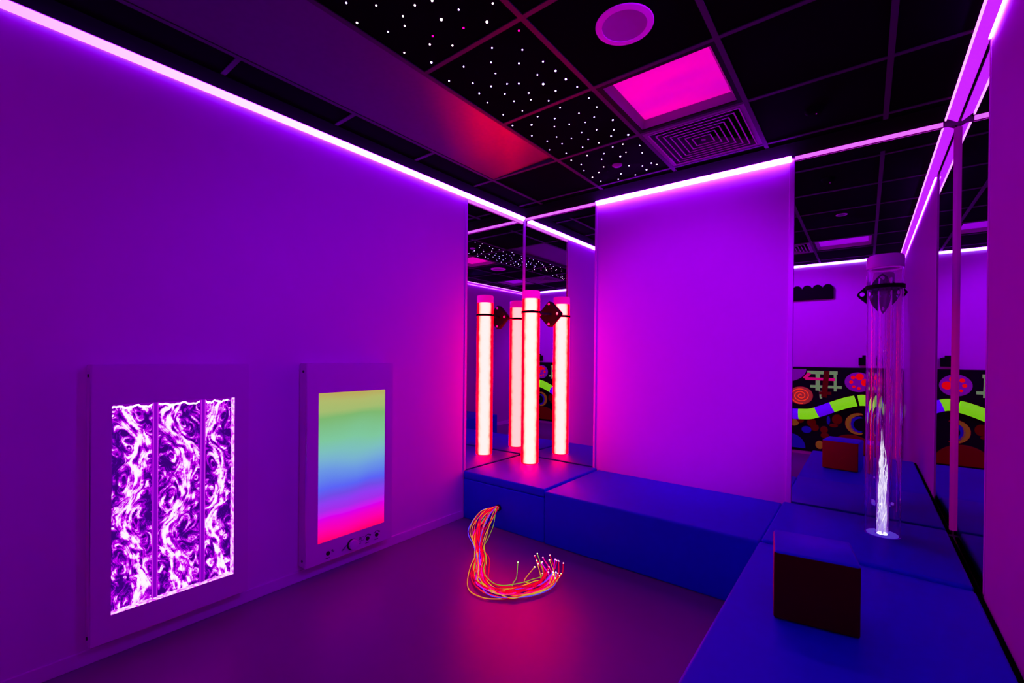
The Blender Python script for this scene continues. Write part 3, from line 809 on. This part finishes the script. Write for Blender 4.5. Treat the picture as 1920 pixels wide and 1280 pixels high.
# square air diffuser: nested sloping square louvres
def sq_ring(bm, cx, cy, r0, z0, r1, z1, th=.003):
    V = []
    for (r, z) in ((r0, z0), (r1, z1), (r1, z1 + th), (r0, z0 + th)):
        V.append([bm.verts.new((cx + sx * r, cy + sy * r, z)) for sx, sy in ((-1, -1), (1, -1), (1, 1), (-1, 1))])
    for i in range(4):
        A_, B_ = V[i], V[(i + 1) % 4]
        for j in range(4):
            bm.faces.new((A_[j], A_[(j + 1) % 4], B_[(j + 1) % 4], B_[j]))
M_vent = surf('satin_vent_metal', (.26, .25, .26), .38, metal=.2, var=.1)
M_blade = surf('dark_louvre_metal', (.16, .14, .18), .4, var=.1); M_lip = surf('pale_louvre_lip', (.7, .66, .7), .4)
def air_vent(label, cx, cy):
    t = thing('air_vent', label, 'air vent', (cx, cy, H), 'square air vents')
    bm = nb(); sq_ring(bm, cx, cy, .288, H - .003, .262, H - .003, .008)
    obj('frame', bm, M_vent, t)
    obj('plenum', bx((cx - .288, cy - .288, H + .075), (cx + .288, cy + .288, H + .085)), M_gap, t)
    for i in range(7):
        r = .258 - i * .034
        bm = nb(); sq_ring(bm, cx, cy, r, H - .004, r - .019, H + .030, .002)
        lv = obj('louvre', bm, M_blade, t)
        bm = nb(); sq_ring(bm, cx, cy, r + .003, H - .006, r - .004, H - .0055, .0014)
        sub('lip', bm, M_lip, lv)
    bm = nb(); box(bm, (cx - .012, cy - .012, H - .004), (cx + .012, cy + .012, H + .004))
    obj('centre_boss', bm, M_vent, t)
air_vent('square dark ceiling air vent with nested louvres beside the pink-tinted light', -.82, 2.944)
air_vent('second square air vent, seen only in the right mirror beside the unlit light', -.82, .544)

# ================================================================== FIBRE OPTIC BUNDLE
t = thing('fibre_optic_bundle', 'tangle of glowing red and yellow fibre optic strands spilling onto the floor', 'fibre optics', (-1.85, 2.1, 0))
base = [(-2.293, 2.712, .170), (-2.285, 2.665, .185), (-2.30, 2.56, .150), (-2.27, 2.44, .070), (-2.16, 2.33, .022), (-2.02, 2.20, .012), (-1.88, 2.04, .010), (-1.76, 1.965, .010), (-1.63, 1.965, .010), (-1.54, 2.06, .010), (-1.49, 2.19, .010), (-1.51, 2.31, .014), (-1.60, 2.40, .035)]
cols_ = {'red': (1, .006, .02), 'pink': (1, .02, .22), 'yellow': (.75, .55, .02), 'green': (.22, .5, .02), 'blue': (.08, .2, 1), 'magenta': (.8, .08, .75), 'darkblue': (.01, .02, .25), 'orange': (1, .16, .02)}
M_str = {k_: surf(k_ + '_fibre', tuple(x * .8 for x in c_), .35, emit=c_, estr={'darkblue': .2, 'red': .5, 'yellow': .6, 'orange': .6}.get(k_, .7)) for k_, c_ in cols_.items()}
M_tip = {k_: emis(k_ + '_fibre_tip', tuple(min(1, x + .35) for x in c_), 2.6) for k_, c_ in cols_.items()}
seq = ['red', 'orange', 'yellow', 'red', 'pink', 'green', 'red', 'blue', 'red', 'yellow', 'magenta', 'red', 'red', 'orange', 'yellow', 'red', 'yellow', 'red', 'green', 'red', 'darkblue', 'blue', 'red', 'magenta', 'yellow', 'red', 'yellow', 'red']
rf = random.Random(21)
for q, cname in enumerate(seq):
    offx, offy = rf.gauss(0, 1), rf.gauss(0, 1)
    ph = rf.uniform(0, 6.28)
    cut = rf.choice([0, 0, 0, 1, 1])
    pts = []
    nB = len(base) - cut
    for i in range(nB):
        b = base[i]
        g = [.05, .4, 1.15, 1.0, .55, .75, .95, .95, .85, .85, 1.0, 1.2, 2.0][i]
        # direction across the bundle (roughly the arc's radial direction)
        dx, dy = base[min(i + 1, len(base) - 1)][0] - base[max(0, i - 1)][0], base[min(i + 1, len(base) - 1)][1] - base[max(0, i - 1)][1]
        L_ = math.hypot(dx, dy) + 1e-6
        nxx, nyy = -dy / L_, dx / L_
        s = g * (.040 * offx + .026 * math.sin(ph + i * 1.1))
        zz = b[2] + (.02 * g * offy if 1 < i < 5 else abs(offy) * .010 * g)
        if i == 0: zz = b[2] + .006 * offy
        if i == nB - 1: zz += rf.uniform(0, .035)
        along = rf.gauss(0, .018) * g
        if i == 0: along = 0
        x, y = b[0] + nxx * s + dx / L_ * along, b[1] + nyy * s + dy / L_ * along
        if i > 0: y = min(y, 2.690)
        pts.append((x, y, max(.006, zz)))
    if q in (5, 9):                       # two strays that end inside the arc
        pts = pts[:9] + [(-1.66 + .02 * (q - 5), 2.06 + .01 * q, .012), (-1.675 + .015 * (q - 5), 2.16, .02), (-1.75 + .03 * (q - 5), 2.25 + .004 * q, .05)]
    if q == 24:                           # a wide yellow loop
        pts = pts[:5] + [(-2.02, 2.12, .012), (-1.84, 1.905, .008), (-1.70, 1.875, .008), (-1.60, 1.93, .010), (-1.53, 2.02, .012), (-1.46, 2.15, .012), (-1.47, 2.28, .03)]
    if q == 15:                           # an inner red sweep
        pts = pts[:5] + [(-2.00, 2.27, .014), (-1.89, 2.15, .01), (-1.80, 2.05, .01), (-1.66, 2.03, .01), (-1.57, 2.10, .014), (-1.53, 2.22, .02), (-1.56, 2.33, .04)]
    P = smooth_path(pts, 110)
    for p in P: p.z = max(p.z, .0062)
    bm = nb(); tube(bm, P, .0031, 7)
    o = obj('strand', bm, M_str[cname], t, True)
    bm = nb(); bmesh.ops.create_icosphere(bm, subdivisions=2, radius=.005, matrix=Matrix.Translation(P[-1]))
    sub('glowing_tip', bm, M_tip[cname], o, True)
# outlet the strands come from
tag(obj('fibre_outlet', lathe(nb(), [(.014, -.010), (.026, -.010), (.026, .0), (.014, .0)], (-2.293, 2.7163, .170), 24, 'Y', True), M_black, None, True), 'small dark outlet ring on the podium side where the strands emerge', 'outlet')

# ================================================================== REAR WALL (seen in the mirrors)
YP = YR + .045
t = thing('sensory_wall_panel', 'black tactile wall panel with fluorescent shapes, seen in the mirrors', 'sensory panel', (-.60, YR + .02, .06))
M_board = surf('black_board', (.004, .004, .005), .7, var=.3, spec=.1)
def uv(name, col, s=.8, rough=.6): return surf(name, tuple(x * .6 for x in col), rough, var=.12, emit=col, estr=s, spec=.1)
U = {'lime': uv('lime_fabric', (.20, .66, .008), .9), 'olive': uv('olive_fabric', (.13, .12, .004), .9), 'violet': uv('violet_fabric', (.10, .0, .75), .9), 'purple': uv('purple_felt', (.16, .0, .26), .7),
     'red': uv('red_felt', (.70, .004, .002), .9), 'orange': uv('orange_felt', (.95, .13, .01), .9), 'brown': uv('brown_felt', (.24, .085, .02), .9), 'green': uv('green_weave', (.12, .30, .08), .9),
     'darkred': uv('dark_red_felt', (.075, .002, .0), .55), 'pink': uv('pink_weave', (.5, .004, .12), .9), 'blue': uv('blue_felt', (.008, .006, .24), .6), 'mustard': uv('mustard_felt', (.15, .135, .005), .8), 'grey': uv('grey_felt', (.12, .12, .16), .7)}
obj('board', bx((-1.60, YR, .05), (XR - .03, YP, 1.268), .006), M_board, t)
def dome(name, x, z, rx, rz, col, d=.02, clip=None):
    bm = nb()
    bmesh.ops.create_uvsphere(bm, u_segments=32, v_segments=16, radius=1)
    bmesh.ops.delete(bm, geom=[v for v in bm.verts if v.co.z < -.05], context='VERTS')
    for v in bm.verts:
        X, Y, Z = v.co
        v.co = (x + X * rx, YP + max(0, Z) * d, z + Y * rz)
        if clip == 'top' and v.co.z > z: v.co.z = z
        if clip == 'bottom' and v.co.z < z: v.co.z = z
    return obj(name, bm, U[col], t, True)
dome('half_disc', -.93, 1.235, .26, .19, 'purple', .012, 'top')
dome('spiral_disc', -.735, .85, .150, .130, 'brown', .014)
bm = nb()
pth = [Vector((-.735 + r * 1.12 * math.cos(a), YP + .0155, .85 + r * math.sin(a))) for a, r in zip(np.linspace(0, 17.5, 120), np.linspace(.008, .115, 120))]
tube(bm, pth, .0055, 6); obj('spiral_cord', bm, U['orange'], t, True)
# woven lattice
def strip(name, pts, col, w_=.03, y=.008):
    bm = nb(); P = [Vector((p[0], YP + y, p[1])) for p in pts]
    for a, b in zip(P, P[1:]):
        d_ = (b - a).normalized(); n_ = Vector((-d_.z, 0, d_.x)) * w_ / 2
        prism(bm, [((a + n_).x, (a + n_).z), ((b + n_).x, (b + n_).z), ((b - n_).x, (b - n_).z), ((a - n_).x, (a - n_).z)], YP, YP + y, 'XZ')
    return obj(name, bm, U[col], t)
strip('woven_strip', [(-.66, 1.19), (-.30, 1.19)], 'green', .05, .007)
strip('woven_strip', [(-.53, 1.21), (-.53, .93)], 'green', .055, .009)
strip('woven_strip', [(-.33, 1.20), (-.325, .93)], 'green', .035, .0085)
strip('woven_strip', [(-.62, .99), (-.25, .99)], 'green', .04, .0072)
strip('woven_strip', [(-.50, .93), (-.49, .82)], 'green', .03, .0074)
strip('woven_strip', [(-.425, 1.215), (-.455, .84)], 'darkred', .065, .011)
strip('woven_strip', [(-.68, 1.10), (-.33, 1.095)], 'pink', .038, .010)
strip('woven_strip', [(-.51, .90), (-.37, .90)], 'darkred', .04, .0104)
strip('woven_strip', [(-.69, 1.10), (-.63, 1.18)], 'pink', .045, .0106)
# discs with red spots
def spotted(x, z, r):
    o = dome('spotted_disc', x, z, r, r * .9, 'purple', .012)
    for a, b, s in ((.1, .5, .30), (-.38, .42, .17), (.52, -.02, .33), (-.52, 0, .15), (-.32, -.42, .12), (.05, -.55, .13)):
        bm = nb(); cyl(bm, (x + a * r, YP + .012, z + b * r), s * r, .008, 'Y', 24)
        sub('spot', bm, U['red'], o)
spotted(-.07, 1.07, .150)
# the long fabric tube
snake = [(-1.35, .74), (-1.10, .63), (-.88, .585), (-.72, .585), (-.60, .60), (-.46, .66), (-.34, .72), (-.18, .79), (-.02, .83), (.10, .80), (.22, .74), (.34, .72)]
P = smooth_path([(x, YP + .045, z) for x, z in snake], 120)
segs = [(0, 30, 'violet'), (30, 46, 'lime'), (46, 49.5, 'lime'), (49.5, 64, 'violet'), (64, 82, 'lime'), (84, 94, 'lime'), (94, 104, 'violet'), (104, 120, 'lime')]
ps = thing  # (kept simple: the tube is one part with one sub-part per coloured band)
bm = nb(); tube(bm, P[:2], .02, 8); root_t = obj('fabric_tube', bm, U['violet'], t, True)
for a, b, col in segs:
    Q = P[int(a):int(b) + 1]
    bm = nb(); tube(bm, Q, .075, 20)
    sub('colour_band', bm, U[col], root_t, True)
# lower shapes
def crescent(x, z, R_, col, fl=1):
    A_ = [(x + fl * R_ * math.cos(a), z + R_ * math.sin(a)) for a in np.linspace(PI / 2 - .2, 3 * PI / 2 + .2, 14)]
    B_ = [(x + fl * (.25 * R_ + .82 * R_ * math.cos(a)), z + .82 * R_ * math.sin(a)) for a in np.linspace(3 * PI / 2 + .1, PI / 2 - .1, 14)]
    return obj('crescent', prism(nb(), A_ + B_, YP, YP + .008, 'XZ'), U[col], t)
crescent(-.06, .50, .15, 'mustard'); crescent(-.055, .49, .11, 'blue')
dome('half_disc', -.87, .09, .20, .20, 'blue', .014, 'bottom')
dome('half_disc', -.14, .09, .27, .255, 'darkred', .014, 'bottom')
dome('felt_patch', -.82, .46, .07, .06, 'mustard', .008)
for x, z, rx, rz, c_ in ((-.60, .47, .055, .06, 'darkred'), (-.56, .40, .05, .05, 'darkred'), (-.45, .38, .045, .05, 'darkred'), (-.30, .54, .06, .07, 'darkred'), (-.66, .36, .06, .05, 'blue'), (-.74, .50, .05, .05, 'darkred'),
                         (-.50, .16, .05, .06, 'mustard'), (-.44, .30, .05, .04, 'darkred'), (-.34, .45, .05, .025, 'darkred'), (-.40, .52, .02, .06, 'blue'), (.20, .50, .08, .07, 'darkred')):
    dome('felt_patch', x, z, rx, rz, c_, .008)
# pale aeroplane-like cut-out towards the right
bm = nb()
box(bm, (.205, YP, .94), (.225, YP + .008, 1.12)); box(bm, (.15, YP, 1.00), (.28, YP + .0085, 1.03)); box(bm, (.185, YP, .945), (.245, YP + .0088, .965))
obj('felt_cross', bm, U['grey'], t)
# black lumpy bar high on the rear wall
t = thing('mounted_speaker_bar', 'black scalloped bar high on the rear wall, seen in the right mirror', 'speaker bar', (-.70, YR + .04, 2.24))
obj('body', bx((-1.10, YR, 2.235), (-.358, YR + .075, 2.395), .012, 3), M_dullblack, t, True)
for i in range(6):
    bm = nb(); cyl(bm, (-.425 - i * .123, YR + .040, 2.385), .058, .068, 'Y', 24, bev=.008)
    obj('lobe', bm, M_dullblack, t, True)
t = thing('wall_box', 'small black box above the tactile panel, seen in the right mirror', 'box', (-.01, YR + .04, 1.30))
obj('body', bx((-.07, YR, 1.30), (.07, YR + .07, 1.41), .008), M_dullblack, t)
obj('top_knob', cyl(nb(), (0, YR + .035, 1.425), .03, .03, n=20), M_dullblack, t, True)

# ================================================================== CAMERA
yaw, pitch, roll = .6607, -.0037, .0094
f_ = Vector((-math.sin(yaw) * math.cos(pitch), math.cos(yaw) * math.cos(pitch), math.sin(pitch)))
r0 = Vector((math.cos(yaw), math.sin(yaw), 0)); u0 = r0.cross(f_)
rr_ = r0 * math.cos(roll) + u0 * math.sin(roll); uu_ = -r0 * math.sin(roll) + u0 * math.cos(roll)
cam = bpy.data.cameras.new('camera'); co_ = bpy.data.objects.new('camera', cam); C.objects.link(co_)
M = Matrix(((rr_.x, uu_.x, -f_.x, 0), (rr_.y, uu_.y, -f_.y, 0), (rr_.z, uu_.z, -f_.z, 1.3702), (0, 0, 0, 1)))
co_.matrix_world = M
cam.sensor_width = 36; cam.lens = 836.948 / 1920 * 36
cam.shift_x = (960 - 971.395) / 1920; cam.shift_y = (672.263 - 640) / 1920
cam.clip_start = .02
bpy.context.scene.camera = co_

# ================================================================== LIGHT AND COLOUR
def spot(name, loc, to, watts, col, ang, blend=.6):
    L = bpy.data.lights.new(name, 'SPOT'); L.energy = watts; L.color = col; L.spot_size = math.radians(ang); L.spot_blend = blend
    L.shadow_soft_size = .004
    o = bpy.data.objects.new(name, L); C.objects.link(o); o.location = loc
    o.rotation_euler = (Vector(to) - Vector(loc)).to_track_quat('-Z', 'Y').to_euler()
spot('added_violet_fill', (-.75, -.40, 2.70), (-1.08, YB, 1.48), 440, (.34, .0, 1.0), 36, .75)  # added fill to brighten the back wall, not a room fitting
spot('added_violet_side_fill', (.22, 1.55, 2.70), (XL, 1.95, 1.35), 105, (.19, .0, 1.0), 75, .9)  # added fill lifting the left wall, out of view
spot('added_violet_rear_fill', (-.95, 1.0, 2.70), (-.75, YR, 1.2), 105, (.34, .0, 1.0), 95, .6)  # added fill for the rear wall's reflection in the mirrors
w = bpy.data.worlds.new('dark_room'); w.use_nodes = True
w.node_tree.nodes['Background'].inputs[0].default_value = (0, 0, 0, 1)
bpy.context.scene.world = w
sc = bpy.context.scene
sc.view_settings.view_transform = 'Standard'
sc.view_settings.look = 'None'
vs = sc.view_settings
vs.use_curve_mapping = True                     # the photo's grade: greens pulled out of the shadows
cv = vs.curve_mapping.curves[1]
cv.points.new(.06, .004); cv.points.new(.40, .37)
vs.curve_mapping.update()
sc.cycles.use_denoising = True
sc.cycles.max_bounces = 40; sc.cycles.diffuse_bounces = 4; sc.cycles.glossy_bounces = 8; sc.cycles.transmission_bounces = 34; sc.cycles.transparent_max_bounces = 16
sc.cycles.caustics_reflective = False; sc.cycles.caustics_refractive = False
sc.cycles.sample_clamp_indirect = 4
